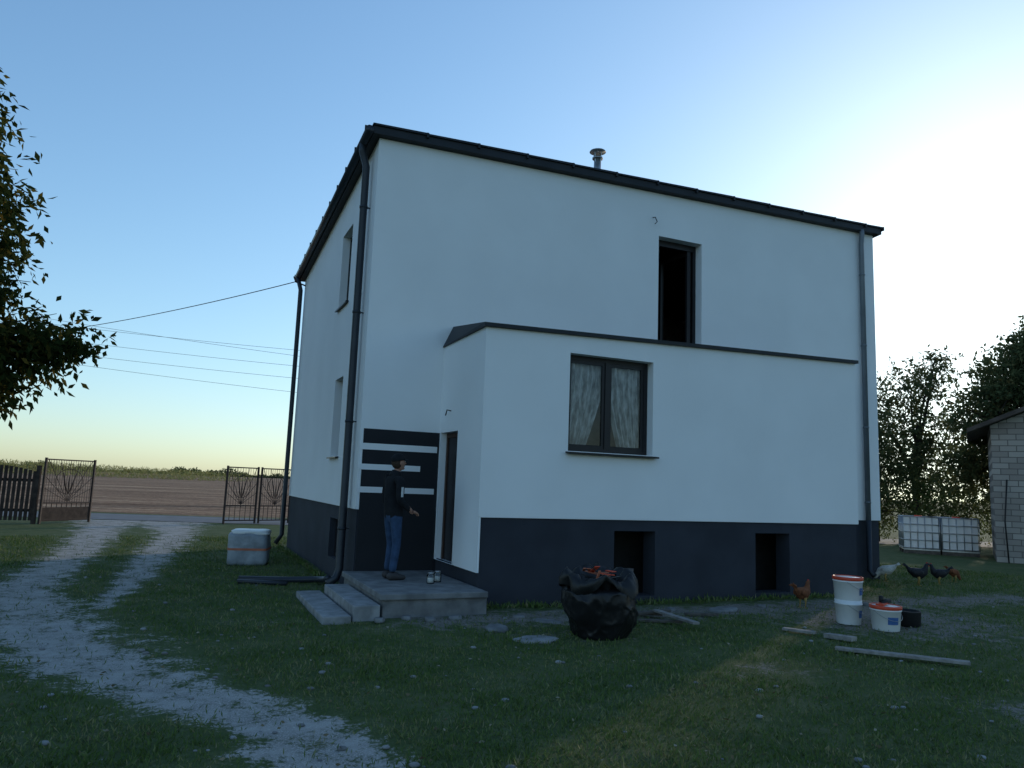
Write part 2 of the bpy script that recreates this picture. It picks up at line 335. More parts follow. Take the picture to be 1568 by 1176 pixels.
leafmesh("grass",P,sz,M['blade'],elong=5.5,D=D,rndv=rv)
n=900
az=rng.uniform(-.7,.7,n); rr=3.5+rng.random(n)**1.2*13; X1=rr*np.sin(az);Y1=rr*np.cos(az); lx,ly=loc(X1,Y1)
k=~((lx>-.9)&(ly>-2.5)&(lx<11.5)&(ly<8)); X1,Y1=X1[k],Y1[k]
D=rng.normal(size=(len(X1),3)); D[:,2]*=.15
leafmesh("fallen_leaves",np.stack([X1,Y1,gz(X1,Y1)+.022],1),.038,M['fallen'],elong=1.8,D=D)
mb=MB()
for i in range(300):
    a=random.uniform(-.7,.7); q=random.uniform(4,15); x,y=q*math.sin(a),q*math.cos(a); lx,ly=loc(x,y)
    if lx>-.9 and ly>-2.5 and ly<8: continue
    s=random.uniform(.008,.03); z=float(gz(np.array([x]),np.array([y]))[0])
    mb.ell((x,y,z+s*.3),(s*1.3,s,s*.6),'slab' if i%3 else 'concrete',6,4)
mb.build("stones")

# ------------------------------------------------------------------ HOUSE
H=empty("white_house",A,TH)
W,Dp=11.395,7.58; zp=1.249; EX0,EX1,EY=1.31,8.6,-1.871
zt=lambda x,y:7.32+.305*x/W-.61*y/Dp
ze=lambda x:3.948+.193*(x-EX0)/(EX1-EX0)
mb=MB()
Pf=lambda s,d,z:(s,d,z); Pl=lambda s,d,z:(d,s,z)
mb.wall(Pf,0,W,zp,lambda s:zt(s,0),[(5.57,6.6,4.48,6.61)],.26,'plaster')
mb.wall(Pl,0,Dp,zp,lambda s:zt(0,s),[(1.74,2.65,4.93,6.40),(1.70,2.43,2.10,3.53)],.2,'plaster')
mb.add([(W,0,zp),(W,Dp,zp),(W,Dp,zt(W,Dp)),(W,0,zt(W,0))],[(0,1,2,3)],'plaster')
mb.add([(0,Dp,zp),(W,Dp,zp),(W,Dp,zt(W,Dp)),(0,Dp,zt(0,Dp))],[(0,1,2,3)],'plaster')
Pe=lambda s,d,z:(s,EY+d,z); Ps=lambda s,d,z:(EX0+d,-s,z)
mb.wall(Pe,EX0,EX1,zp,ze,[(2.69,4.19,2.235,3.715)],.2,'plaster')
mb.wall(Ps,0,-EY,.48,lambda s:3.948,[(.05,.86,.481,2.5)],.22,'plaster',None)
mb.add([(EX1,EY,zp),(EX1,0,zp),(EX1,0,4.2),(EX1,EY,4.14)],[(0,1,2,3)],'plaster')
mb.box((EX0+.002,EY+.002,.48),(EX0+.035,EY+.04,zp-.001),'plaster')
mb.box((EX0+.002,EY+.002,zp-.012),(EX1-.002,EY+.05,zp),'plaster'); mb.box((EX1,.002,zp-.012),(W-.002,.05,zp),'plaster'); mb.box((.002,.002,zp-.012),(.05,Dp-.002,zp),'plaster'); mb.box((.002,.0015,zp-.012),(EX0,.05,zp),'plaster')
mb.build("walls",parent=H)
mb=MB()
Pf2=lambda s,d,z:(s,.03+d,z);Pl2=lambda s,d,z:(.03+d,s,z);Pe2=lambda s,d,z:(s,EY+.03+d,z)
mb.wall(Pf2,.03,W-.03,-.3,lambda s:zp-.012,[],.2,'plinth')
mb.wall(Pl2,.03,Dp-.03,-.3,lambda s:zp-.012,[(1.46,2.16,.32,1.0)],.2,'plinth')
mb.wall(Pe2,EX0+.03,EX1-.03,-.3,lambda s:zp-.012,[(3.54,4.28,.10,1.07),(6.27,7.01,.09,1.06)],.32,'plinth')
mb.add([(W-.03,.03,-.3),(W-.03,Dp,-.3),(W-.03,Dp,zp),(W-.03,.03,zp)],[(0,1,2,3)],'plinth')
mb.add([(EX1-.03,EY+.03,-.3),(EX1-.03,0,-.3),(EX1-.03,0,zp),(EX1-.03,EY+.03,zp)],[(0,1,2,3)],'plinth')
mb.add([(EX0+.03,EY+.03,-.3),(EX0+.03,0,-.3),(EX0+.03,0,.5),(EX0+.03,EY+.03,.5)],[(0,1,2,3)],'plinth')
mb.build("plinth",parent=H)
mb=MB()
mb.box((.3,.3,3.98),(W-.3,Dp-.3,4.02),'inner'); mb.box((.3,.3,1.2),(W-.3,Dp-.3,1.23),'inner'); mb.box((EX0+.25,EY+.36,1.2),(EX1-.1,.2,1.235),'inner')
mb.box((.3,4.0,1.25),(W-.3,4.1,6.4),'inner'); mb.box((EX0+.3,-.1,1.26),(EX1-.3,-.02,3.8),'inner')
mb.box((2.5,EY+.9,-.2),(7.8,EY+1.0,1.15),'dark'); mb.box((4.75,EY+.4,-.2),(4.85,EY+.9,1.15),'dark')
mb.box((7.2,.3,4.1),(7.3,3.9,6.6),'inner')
mb.build("interior",parent=H)
mb=MB(); o_=.13
def zc(x,y): return zt(x,y)
c=[(-o_,-o_),(W+o_,-o_),(W+o_,Dp+o_),(-o_,Dp+o_)]
mb.hexa([(x,y,zc(x,y)+.003) for x,y in c]+[(x,y,zc(x,y)+.13) for x,y in c],'roof')
x=-o_-.02;i=0
while x<W+o_:
    x1=min(x+.93,W+o_+.03)
    y0,y1=-o_-.03,-o_+.22
    mb.hexa([(a,b,zc(a,b)+.132) for a,b in ((x,y0),(x1+.02,y0),(x1+.02,y1),(x,y1))]+[(a,b,zc(a,b)+e) for a,b,e in ((x,y0,.16),(x1+.02,y0,.172),(x1+.02,y1,.172),(x,y1,.16))],'roof')
    mb.box((x1-.02,y0-.008,zc(x1,0)+.10),(x1+.02,y0+.1,zc(x1,0)+.185),'roof')
    x=x1;i+=1
mb.tube([(-.2,-.16,zc(0,0)+.05),(-.2,Dp+.16,zc(0,Dp)+.05)],.07,'pipe',10)
for k in range(11):
    y=-.1+k*.77; mb.box((-.272,y,zc(0,y)+.03),(-.13,y+.025,zc(0,y)+.118),'roof')
mb.build("roof",parent=H)
mb=MB()
bz=lambda x:4.31+.19*(x-EX0)/(EX1-EX0)
mb.hexa([(EX0-.05,EY-.06,ze(EX0)),(EX1+.03,EY-.06,ze(EX1)),(EX1+.03,-.004,ze(EX1)),(EX0-.03,-.004,3.93)]+[(EX0-.05,EY-.06,ze(EX0)+.055),(EX1+.03,EY-.06,ze(EX1)+.055),(EX1-.1,-.004,bz(EX1)-.1),(EX0+.14,-.004,4.30)],'roof')
mb.build("terrace_roof",parent=H)
mb=MB(); vx,vy=4.74,1.0; vz=zc(vx,vy)+.15
mb.lathe((vx,vy,vz-.02),[(.2,0),(.19,.06),(.09,.12),(.075,.3),(.075,.92)],'steel',16)
for k in range(4):
    a=k*math.pi/2+.4; mb.beam((vx+.07*math.cos(a),vy+.07*math.sin(a),vz+.8),(vx+.1*math.cos(a),vy+.1*math.sin(a),vz+1.06),.015,.015,'steel')
mb.lathe((vx,vy,vz+1.03),[(.17,0),(.16,.02),(.02,.07)],'steel',16)
mb.lathe((vx,vy,vz+.88),[(.11,0),(.11,.03)],'steel',16)
mb.build("vent_pipe",parent=H)
mb=MB()
mb.tube([(-.2,.3,zc(0,.3)+.02),(-.2,.34,zc(0,.3)-.12),(-.115,.36,zc(0,.3)-.36),(-.115,.36,3),(-.115,.36,.3),(-.16,.34,.16),(-.3,.3,.07)],.062,'pipe',12)
for z in (6.2,4.4,2.6,.9): mb.lathe((-.115,.36,z),[(.07,0),(.07,.04)],'pipe',12); mb.beam((-.115,.36,z+.02),(.0,.36,z+.02),.02,.02,'pipe')
mb.tube([(-.2,Dp-.1,zc(0,Dp)+.02),(-.115,Dp-.12,zc(0,Dp)-.3),(-.115,Dp-.12,.3),(-.25,Dp-.12,.08)],.055,'pipe',10)
mb.build("downpipe",parent=H)
mb=MB()
mb.tube([(10.93,-.1,zc(W,0)+.02),(10.93,-.11,zc(W,0)-.06),(10.93,-.085,zc(W,0)-.3),(10.93,-.085,zp)],.055,'pipe_hazed',12)
mb.tube([(10.93,-.085,zp+.001),(10.93,-.085,.2),(10.93,-.2,.1)],.056,'pipe',12)
for z in (6.6,5,3.2,1.6): mb.lathe((10.93,-.085,z),[(.063,0),(.063,.035)],'pipe_hazed',12)
mb.build("rain_downpipe",parent=H)
mb=MB()
mb.box((.05,-.006,.25),(1.305,.031,2.5),'panel')
mb.box((.012,-.0125,2.17),(1.27,-.0,2.27),'plaster'); mb.box((.012,-.0125,1.855),(1.0,-.0,1.945),'plaster'); mb.box((.012,-.0125,1.5),(1.25,-.0,1.59),'plaster')
mb.build("striped_panel",parent=H)
mb=MB()
mb.box((EX0+.10,-.86,.49),(EX0+.17,-.78,2.49),'brownframe');mb.box((EX0+.10,-.12,.49),(EX0+.17,-.055,2.49),'brownframe');mb.box((EX0+.10,-.78,2.42),(EX0+.17,-.12,2.49),'brownframe')
mb.box((EX0+.12,-.78,.49),(EX0+.16,-.12,2.42),'frame')
mb.box((EX0+.005,-.868,.485),(EX0+.03,-.845,2.49),'brownframe')
mb.box((EX0+.08,-.72,1.42),(EX0+.12,-.70,1.58),'steel')
mb.build("entrance_door",parent=H)
def window(name,w,h,loc,rz,mull=[.5],sill=True,fr=.065,silld=.26,sillx=.06):
    mb=MB(); 
    mb.box((0,0,0),(fr,.07,h),'frame');mb.box((w-fr,0,0),(w,.07,h),'frame');mb.box((fr,0,0),(w-fr,.07,fr),'frame');mb.box((fr,0,h-fr),(w-fr,.07,h),'frame')
    xs_=[fr]+[m*w for m in mull]+[w-fr]
    for m in mull: mb.box((m*w-.035,-.006,fr),(m*w+.035,.066,h-fr),'frame')
    for i in range(len(xs_)-1):
        a=xs_[i]+(.035 if i>0 else 0); b=xs_[i+1]-(.035 if i<len(xs_)-2 else 0)
        s=.05
        mb.box((a,.012,fr),(a+s,.06,h-fr),'frame');mb.box((b-s,.012,fr),(b,.06,h-fr),'frame');mb.box((a+s,.012,fr),(b-s,.06,fr+s),'frame');mb.box((a+s,.012,h-fr-s),(b-s,.06,h-fr),'frame')
        mb.add([(a+s,.03,fr+s),(b-s,.03,fr+s),(b-s,.03,h-fr-s),(a+s,.03,h-fr-s)],[(0,1,2,3)],'glass')
    if sill: mb.hexa([(-.04,-silld,-.045),(w+sillx,-silld,-.045),(w+sillx,.0,-.01),(-.04,.0,-.01),(-.04,-silld,-.02),(w+sillx,-silld,-.02),(w+sillx,.0,.008),(-.04,.0,.008)],'frame')
    return mb.build(name,loc=loc,rz=rz,parent=H)
window("ground_floor_window",1.5,1.48,(2.69,EY+.16,2.235),0)
window("side_window_upper",.91,1.47,(.14,2.65,4.93),-math.pi/2,silld=.2)
window("side_window_lower",.73,1.43,(.14,2.43,2.10),-math.pi/2,silld=.2)
window("basement_window",.70,.68,(.14,2.16,.32),-math.pi/2,sill=False)
mb=MB(); w_,h_=1.03,2.13
mb.box((0,0,0),(.05,.07,h_),'frame');mb.box((w_-.07,0,0),(w_,.07,h_),'frame');mb.box((.05,0,h_-.12),(w_-.07,.07,h_),'frame');mb.box((.05,0,0),(w_-.07,.07,.05),'frame')
lx0=w_-.16
mb.beam((lx0,.04,.06),(lx0,.04,h_-.13),.06,.08,'frame'); mb.beam((lx0-.1,.80,.06),(lx0-.1,.80,h_-.13),.06,.08,'frame'); mb.beam((lx0,.04,h_-.16),(lx0-.1,.8,h_-.16),.05,.08,'frame'); mb.beam((lx0,.04,.1),(lx0-.1,.8,.1),.05,.08,'frame')
mb.add([(lx0,.06,.1),(lx0-.1,.78,.1),(lx0-.1,.78,h_-.16),(lx0,.06,h_-.16)],[(0,1,2,3)],'glass')
mb.build("balcony_door",loc=(5.57,.19,4.48),parent=H)
mb=MB()
def curtain(x0,x1,gather,side):
    nx_,nz_=90,16; vs=[]
    for j in range(nz_+1):
        t=j/nz_; z=3.66-1.36*t
        wd=(x1-x0)*(1-gather*max(0,t-.2)**1.3)
        for i in range(nx_+1):
            u=i/nx_; x=(x0+u*wd) if side<0 else (x1-wd+u*wd)
            vs.append((x,EY+.27+.035*math.sin(u*42+1.3*math.sin(u*9))+.014*math.sin(u*17+t*2),z))
    mb.add(vs,[(j*(nx_+1)+i,j*(nx_+1)+i+1,(j+1)*(nx_+1)+i+1,(j+1)*(nx_+1)+i) for j in range(nz_) for i in range(nx_)],'curtain',True)
curtain(2.72,3.42,.6,-1); curtain(3.47,4.16,.5,1)
mb.build("curtain",parent=H)
mb=MB(); mb.tube([(5.42,-.01,6.95),(5.42,-.09,6.93),(5.46,-.1,6.84),(5.42,-.08,6.8)],.009,'wire',6)
mb.tube([(EX0-.0,-.5,2.83),(EX0-.07,-.5,2.84),(EX0-.09,-.5,2.75)],.010,'wire',6); mb.box((6.78,-.03,4.5),(6.84,-.0,4.56),'steel')
mb.tube([(0,7.5,6.55),(-.25,7.5,6.62),(-.3,7.5,6.75)],.02,'iron',6)
mb.build("wall_hooks",parent=H)
LS=empty("entrance_steps",A,TH)
mb=MB(); mb.box((-.1,-2.33,-.1),(1.3,.028,.22),'concrete'); mb.box((-.14,-2.37,.221),(1.30,.026,.30),'concrete'); mb.build("landing",parent=LS,bevel=.012)
mb=MB(); mb.box((-.48,-2.40,-.1),(-.145,-.45,.175),'slab'); mb.build("step_upper",parent=LS,bevel=.012)
mb=MB(); mb.box((-.86,-2.50,-.1),(-.52,-.35,.075),'slab'); mb.build("step_lower",parent=LS,bevel=.012)
for k,(jx,jy) in enumerate(((.78,-1.5),(.93,-1.35))):
    mb=MB(); mb.lathe((0,0,0),[(.05,0),(.055,.01),(.055,.11),(.04,.13)],'glass',14); mb.lathe((0,0,.13),[(.042,0),(.042,.02)],'steel',14); mb.lathe((0,0,.012),[(.045,0),(.045,.06)],'whiteplastic',12)
    mb.build("glass_jar",loc=toworld(jx,jy,.302))

# ------------------------------------------------------------------ MAN
def skin_mesh(name,verts,edges,rads,mats,fn,sub=2):
    me=bpy.data.meshes.new(name); me.from_pydata(verts,edges,[]); o=bpy.data.objects.new(name,me); COL.objects.link(o)
    o.modifiers.new("s","SKIN")
    for i,rr_ in enumerate(rads):
        sv=me.skin_vertices[0].data[i]; sv.radius=rr_ if isinstance(rr_,tuple) else (rr_,rr_)
        sv.use_root=(i==0)
    s=o.modifiers.new("ss","SUBSURF"); s.levels=sub; s.render_levels=sub
    dg=bpy.context.evaluated_depsgraph_get(); dg.update(); nm=bpy.data.meshes.new_from_object(o.evaluated_get(dg))
    o.modifiers.clear(); o.data=nm; bpy.data.meshes.remove(me)
    nm.materials.clear()
    for m in mats: nm.materials.append(m)
    for p in nm.polygons: p.material_index=fn(p.center); p.use_smooth=True
    return o
def make_man(loc,rz):
    MAN=empty("man",loc,rz)
    vs=[(0,0,.96),(-.005,0,1.10),(.0,0,1.27),(-.01,0,1.40),(.005,0,1.50),(.025,0,1.58),
     (-.01,-.10,1.425),(-.015,-.19,1.385),(-.045,-.235,1.13),(.13,-.215,.99),(.19,-.205,.965),
     (-.01,.10,1.425),(-.015,.19,1.385),(-.02,.24,1.12),(.10,.215,.92),(.14,.21,.87),
     (.0,-.095,.86),(.025,-.10,.49),(-.03,-.11,.10),
     (-.0,.095,.86),(.05,.10,.49),(.02,.11,.10)]
    es=[(0,1),(1,2),(2,3),(3,4),(4,5),(3,6),(6,7),(7,8),(8,9),(9,10),(3,11),(11,12),(12,13),(13,14),(14,15),(0,16),(16,17),(17,18),(0,19),(19,20),(20,21)]
    rd=[(.12,.155),(.12,.15),(.13,.17),(.10,.14),(.06,.06),(.052,.052),(.085,.085),(.072,.072),(.056,.056),(.042,.042),(.03,.03),(.085,.085),(.072,.072),(.056,.056),(.042,.042),(.03,.03),(.098,.09),(.066,.066),(.06,.06),(.098,.09),(.066,.066),(.06,.06)]
    def fm(c):
        if (c.x>.125 and .85<c.z<1.04 and c.y<-.1) or (c.y>.1 and c.x>.085 and c.z<.93 and c.z>.7): return 2
        if c.z>1.525: return 2
        if c.z<.885 and abs(c.y)<.2: return 1
        return 0
    b=skin_mesh("body",vs,es,rd,[M['jacket'],M['jeans'],M['skin']],fm); b.parent=MAN
    for k,(x,y) in enumerate(((-.03,-.11),(.02,.11))):
        mb=MB(); s_=-1 if y<0 else 1
        mb.tube([(x-.07,y,.05),(x-.03,y,.055),(x+.04,y+s_*.01,.055),(x+.11,y+s_*.02,.04),(x+.185,y+s_*.03,.032),(x+.205,y+s_*.03,.028)],[.035,.055,.055,.042,.032,.012],'shoe',12,flat=.95)
        mb.build("shoe_%d"%(k+1),parent=MAN)
    def hand(name,wr,dr,side):
        d=Vector(dr).normalized(); sdv=d.cross(Vector((0,0,1))).normalized(); upv=sdv.cross(d)
        wv=Vector(wr); V=[wv,wv+d*.045];E=[(0,1)];Rr=[(.022,.026),(.018,.036)]
        for i,(off,ln) in enumerate(((-.028,.068),(-.010,.08),(.009,.074),(.027,.058))):
            b0=len(V); p=wv+d*.085+sdv*off; V+= [p,p+d*ln*.45-upv*.012,p+d*ln*.7-upv*.035]; Rr+=[.0095,.0088,.0075]
            E+=[(1,b0),(b0,b0+1),(b0+1,b0+2)]
        b0=len(V); p=wv+d*.04+sdv*(-.038*side)-upv*.01; V+=[p,p+d*.03+sdv*(-.018*side)-upv*.018]; Rr+=[.012,.009]; E+=[(0,b0),(b0,b0+1)]
        o=skin_mesh(name,[tuple(v) for v in V],E,Rr,[M['skin']],lambda c:0,1); o.parent=MAN
    hand("hand_right",(.180,-.205,.968),(.9,.1,-.25),1); hand("hand_left",(.132,.21,.88),(.6,-.05,-.8),-1)
    mb=MB()
    def hf(v):
        if v.z<0: v=Vector((v.x*(1-.12*(-v.z/.12)) + .016*(-v.z/.12),v.y*(1-.3*(-v.z/.12)),v.z))
        return v
    mb.ell((0,0,0),(.098,.078,.122),'skin',24,16,hf)
    mb.tube([(.088,0,.03),(.108,0,-.005),(.118,0,-.024),(.09,0,-.034)],[.007,.011,.014,.008],'skin',8)
    mb.ell((.090,0,-.062),(.010,.022,.006),'lips',8,5)
    mb.ell((.066,0,-.092),(.026,.028,.02),'skin',10,6)
    for s_ in (-1,1):
        mb.ell((-.005,s_*.078,-.01),(.02,.010,.03),'skin',10,6); mb.ell((.085,s_*.03,.008),(.009,.013,.008),'whiteplastic',8,5); mb.ell((.092,s_*.03,.008),(.004,.005,.005),'blacktool',6,4)
    mb.ell((-.022,0,.005),(.088,.079,.10),'hair',16,10)
    mb.ell((-.004,0,.040),(.112,.090,.098),'jacket',24,12,lambda v: Vector((v.x,v.y,max(v.z,-.012))))
    vs=[];n=14
    for j,(ext,zz) in enumerate(((0,.036),(.04,.036),(.075,.028),(.076,.022),(.04,.028),(0,.028))):
        for i in range(n+1):
            a=-1.15+2.3*i/n; e=ext*math.cos(a*1.1)**.6 if math.cos(a*1.1)>0 else 0
            vs.append(((.104+e)*math.cos(a)-.004,(.086+e*.4)*math.sin(a),zz))
    mb.add(vs,[(j*(n+1)+i,j*(n+1)+i+1,(j+1)*(n+1)+i+1,(j+1)*(n+1)+i) for j in range(5) for i in range(n)],'jacket',True)
    h=mb.build("head",loc=(.04,0,1.66),parent=MAN); h.rotation_euler=(0,-.15,.05)
    mb=MB(); mb.tube([(-.005,0,1.45),(.0,0,1.475),(.012,0,1.51),(.02,0,1.535)],[.10,.09,.078,.068],'jacket',16); mb.build("collar",parent=MAN)
    mb=MB(); mb.box((-.055,-.292,1.17),(-.02,-.288,1.31),'print'); mb.build("sleeve_print",parent=MAN)
    return MAN
mx,my,_=toworld(.33,-1.0)
make_man((mx,my,.302),TH+.25)

# ------------------------------------------------------------------ hens
def hen(loc_,rz,mt,sc=1,peck=False):
    mb=MB()
    if peck: pts=[(-.21,0,.36),(-.15,0,.31),(-.06,0,.25),(.04,0,.22),(.11,0,.2),(.16,0,.14),(.19,0,.09),(.215,0,.07),(.25,0,.05)]
    else: pts=[(-.21,0,.35),(-.15,0,.29),(-.06,0,.24),(.04,0,.23),(.105,0,.27),(.135,0,.34),(.15,0,.40),(.175,0,.415),(.215,0,.405)]
    mb.tube(pts,[.012,.05,.095,.105,.078,.045,.033,.026,.003],mt,12,flat=.85)
    for k in (-2,-1,0,1,2): mb.tube([(-.13,0,.27),(-.2,k*.015,.36),(-.25-.01*abs(k),k*.03,.41-.02*abs(k))],[.02,.022,.006],mt,6,flat=.35)
    for s_ in (-1,1):
        mb.ell((-.02,s_*.082,.25),(.11,.02,.06),mt,10,6)
        mb.tube([(.0,s_*.05,.17),(.015,s_*.05,.1),(.0,s_*.05,.015)],[.03,.011,.008],'leg',6)
        for a in (-.5,0,.5,math.pi): mb.tube([(0,s_*.05,.01),(.05*math.cos(a),s_*.05+.05*math.sin(a),.005)],[.007,.003],'leg',5)
    hx,hz=pts[6][0],pts[6][2]
    for k in range(3): mb.ell((hx+.0+.014*k,0,hz+.035-.003*k),(.01,.004,.015),'comb',6,4)
    mb.ell((hx+.04,0,hz-.02),(.008,.006,.015),'comb',6,4)
    mb.ell((hx+.03,-.022,hz+.012),(.004,.003,.004),'blacktool',5,4)
    return mb.build("hen",loc=loc_,rz=rz,scale=sc)
hen((4.58,11.75,0),.6,'henbrown',.95); hen((7.95,15.9,0),2.6,'henwhite',1.0,True); hen((8.35,15.4,0),-.3,'henblack',1.05); hen((8.95,15.7,0),2.8,'henblack',.95); hen((9.6,16.3,0),.3,'henbrown',.85,True)

# ------------------------------------------------------------------ props
mb=MB()
def bagfn(v):
    n=v.normalized(); a=math.atan2(n.y,n.x)
    rid=lambda p: 1-abs(mn.noise(p))*2
    t=(v.z+.44)/.88
    k=.88+.26*t+.16*mn.noise(n*1.2+Vector((3,1,2)))
    k+=.07*rid(n*1.6+Vector((1,5,2)))**3+.035*rid(Vector((n.x*3.5,n.y*3.5,n.z*1.6))+Vector((4,5,2)))**4+.02*rid(Vector((n.x*6,n.y*6,n.z*4))+Vector((9,5,2)))**4
    v=Vector((v.x*k,v.y*k,v.z+.05*mn.noise(n*2+Vector((5,5,5)))))
    if v.z<-.28: v.z=-.28-.1*(v.z+.28)
    if v.z>.2: v.z=.2+(v.z-.2)*.4
    return v
mb.ell((0,0,.28),(.36,.34,.44),'bag',140,90,bagfn)
nseg=120; vs=[];fs=[]
prof=[(.18,.46),(.24,.53),(.29,.60),(.33,.64),(.37,.62),(.385,.56),(.37,.50)]
for j,(rad,z) in enumerate(prof):
    for i in range(nseg):
        a=2*math.pi*i/nseg; p=Vector((math.cos(a)*1.6,math.sin(a)*1.6,j*.18))
        drape=1 if j<5 else 1+.05*math.sin(a*9+2*math.sin(a*2))*(j-4)
        rr=rad*(1+.22*mn.noise(p)+.06*mn.noise(p*3.5))*drape; z_=z+.15*mn.noise(p*1.1+Vector((7,0,0)))+.04*mn.noise(p*4)
        vs.append((rr*math.cos(a)*1.08,rr*math.sin(a)*.98,z_))
for j in range(len(prof)-1):
    for i in range(nseg): fs.append((j*nseg+i,j*nseg+(i+1)%nseg,(j+1)*nseg+(i+1)%nseg,(j+1)*nseg+i))
mb.add(vs,fs,'bag',True)
for k in range(20):
    a=random.uniform(0,6.28); q=random.uniform(0,.2); c_=Vector((q*math.cos(a),q*math.sin(a),.61+random.uniform(-.03,.07)))
    d=Vector((random.uniform(-1,1),random.uniform(-1,1),random.uniform(-.4,.5))).normalized()*random.uniform(.04,.1)
    mb.beam(c_-d,c_+d,random.uniform(.03,.06),.008,random.choice(['redlid','strap','strap','bag','bag','bag']))
mb.build("bin_bag",loc=(1.12,8.95,0),rz=.4,scale=1.1)
def bucket(mb,z0,h,r0,r1,lid=True):
    mb.lathe((0,0,z0),[(r0*.96,0),(r0,.01),(r1*.985,h*.82),(r1*1.03,h*.83),(r1*1.03,h*.86),(r1*.99,h*.87),(r1,h)],'whiteplastic',28)
    if lid: mb.lathe((0,0,z0+h),[(r1*1.0,-.035),(r1*1.05,-.03),(r1*1.05,.008),(r1*.95,.01),(r1*.93,-.002)],'redlid',28)
    n_=9; vs=[]
    for zz in (h*.3,h*.6):
        rad=r0+(r1-r0)*zz/h+.004
        for i in range(n_+1): a=-2.2+.8*i/n_; vs.append((rad*math.cos(a),rad*math.sin(a),z0+zz))
    mb.add(vs,[(i,i+1,n_+2+i,n_+1+i) for i in range(n_)],'label',True)
    mb.tube([(r1*1.03*math.cos(a),r1*1.03*math.sin(a),z0+h*.84+.12*math.sin(a)) for a in np.linspace(math.pi,2*math.pi,14)],.003,'steel',5)
mb=MB(); bucket(mb,0,.32,.155,.175,False); bucket(mb,.30,.32,.17,.19)
mb.build("paint_bucket",loc=(4.72,10.5,0),rz=1.1)
mb=MB(); bucket(mb,0,.31,.165,.19)
mb.tube([(-.05,0,.325),(.02,.02,.36),(.1,.03,.37)],[.03,.035,.03],'blacktool',8); mb.beam((-.14,-.05,.33),(.08,.08,.345),.1,.02,'redlid'); mb.tube([(-.02,.05,.34),(-.02,.05,.43)],.03,'blacktool',10)
mb.build("paint_bucket",loc=(5.03,10.1,0),rz=.3)
mb=MB(); mb.lathe((0,0,0),[(.13,0),(.16,.02),(.17,.2),(.175,.21),(.155,.215),(.14,.05)],'blacktool',20); mb.build("rubber_pail",loc=(5.5,10.45,0))
mb=MB(); mb.beam((3.72,8.62,.035),(4.86,8.02,.05),.11,.03,'plank'); mb.build("wooden_plank",bevel=.003)
mb=MB(); mb.beam((3.55,9.75,.03),(3.85,9.5,.035),.09,.03,'plank'); mb.build("wooden_plank",bevel=.003)
mb=MB(); mb.beam((3.95,9.4,.03),(4.15,9.1,.05),.12,.05,'plank'); mb.build("wooden_plank",bevel=.003)
mb=MB()
for a,b_,h_ in (((1.55,10.55),(2.15,10.35),.03),((1.7,10.2),(2.25,10.45),.07),((2.05,10.35),(2.35,9.35),.1),((1.75,9.95),(2.3,9.85),.03),((2.5,10.6),(2.95,10.55),.03)):
    mb.beam((*a,h_),(*b_,h_+.02),.09,.03,random.choice(['plank2','plank2','plank']))
mb.build("timber_offcuts",bevel=.003)
def rock(name,loc_,s,mt='slab'):
    mb=MB(); off=Vector(loc_)
    def fn(v):
        n=v.normalized(); k=1+.35*mn.noise(n*1.5+off)+.2*mn.noise(n*4+off); return Vector((v.x*k,v.y*k,max(-s[2],min(s[2]*.7,v.z*k*1.4))))
    mb.ell((0,0,0),s,mt,22,12,fn); return mb.build(name,loc=loc_,rz=random.random()*3)
rock("flat_stone",(.36,8.55,.012),(.24,.15,.035),'slab'); rock("flat_stone",(-.08,9.15,.01),(.2,.13,.035),'concrete'); rock("flat_stone",(.55,9.7,.01),(.2,.1,.03),'concrete'); rock("flat_stone",(3.2,11.2,.01),(.3,.15,.04),'concrete')
for q in ((-2.1,9.4),(-1.5,9.35),(-1.2,9.55),(-.9,9.5),(-.6,9.7),(.2,9.9),(2.4,11.0),(3.9,11.6),(5.8,12.3)): rock("rubble_stone",(*q,.02),(random.uniform(.05,.1),.06,.035),'concrete')
mb=MB(); mb.tube([(-4.25,12.25,.05),(-3.5,12.35,.05),(-3.1,12.45,.06),(-2.85,12.2,.1),(-2.75,11.9,.16)],.05,'pipe',10); mb.tube([(-4.2,12.05,.04),(-3.4,12.0,.04)],.035,'pipe',8); mb.build("drain_pipe")
mb=MB()
def bfn(v):
    n=v.normalized(); p=9
    k=1/((abs(n.x)**p+abs(n.y)**p+abs(n.z)**p)**(1/p)); s=Vector((n.x*k*.36,n.y*k*.3,n.z*k*.31))
    return s*(1+.06*mn.noise(n*2+Vector((2,2,2)))+.025*mn.noise(n*7))
mb.ell((0,0,.30),(1,1,1),'wrap',48,32,bfn)
nb=60; vs=[]
for zz in (.02,.06):
    for i in range(nb):
        a=2*math.pi*i/nb; p=bfn(Vector((math.cos(a),math.sin(a),(zz-.03)*2))); vs.append((p.x*1.02,p.y*1.02,.26+zz))
mb.add(vs,[(i,(i+1)%nb,nb+(i+1)%nb,nb+i) for i in range(nb)],'strap',True)
mb.ell((.02,0,.60),(1,1,1),'whiteplastic',30,12,lambda v:Vector((bfn(v).x*.93,bfn(v).y*.93,bfn(v).z*.16)))
mb.build("wrapped_bundle",loc=(-4.95,14.7,0),rz=.2,scale=1.02)

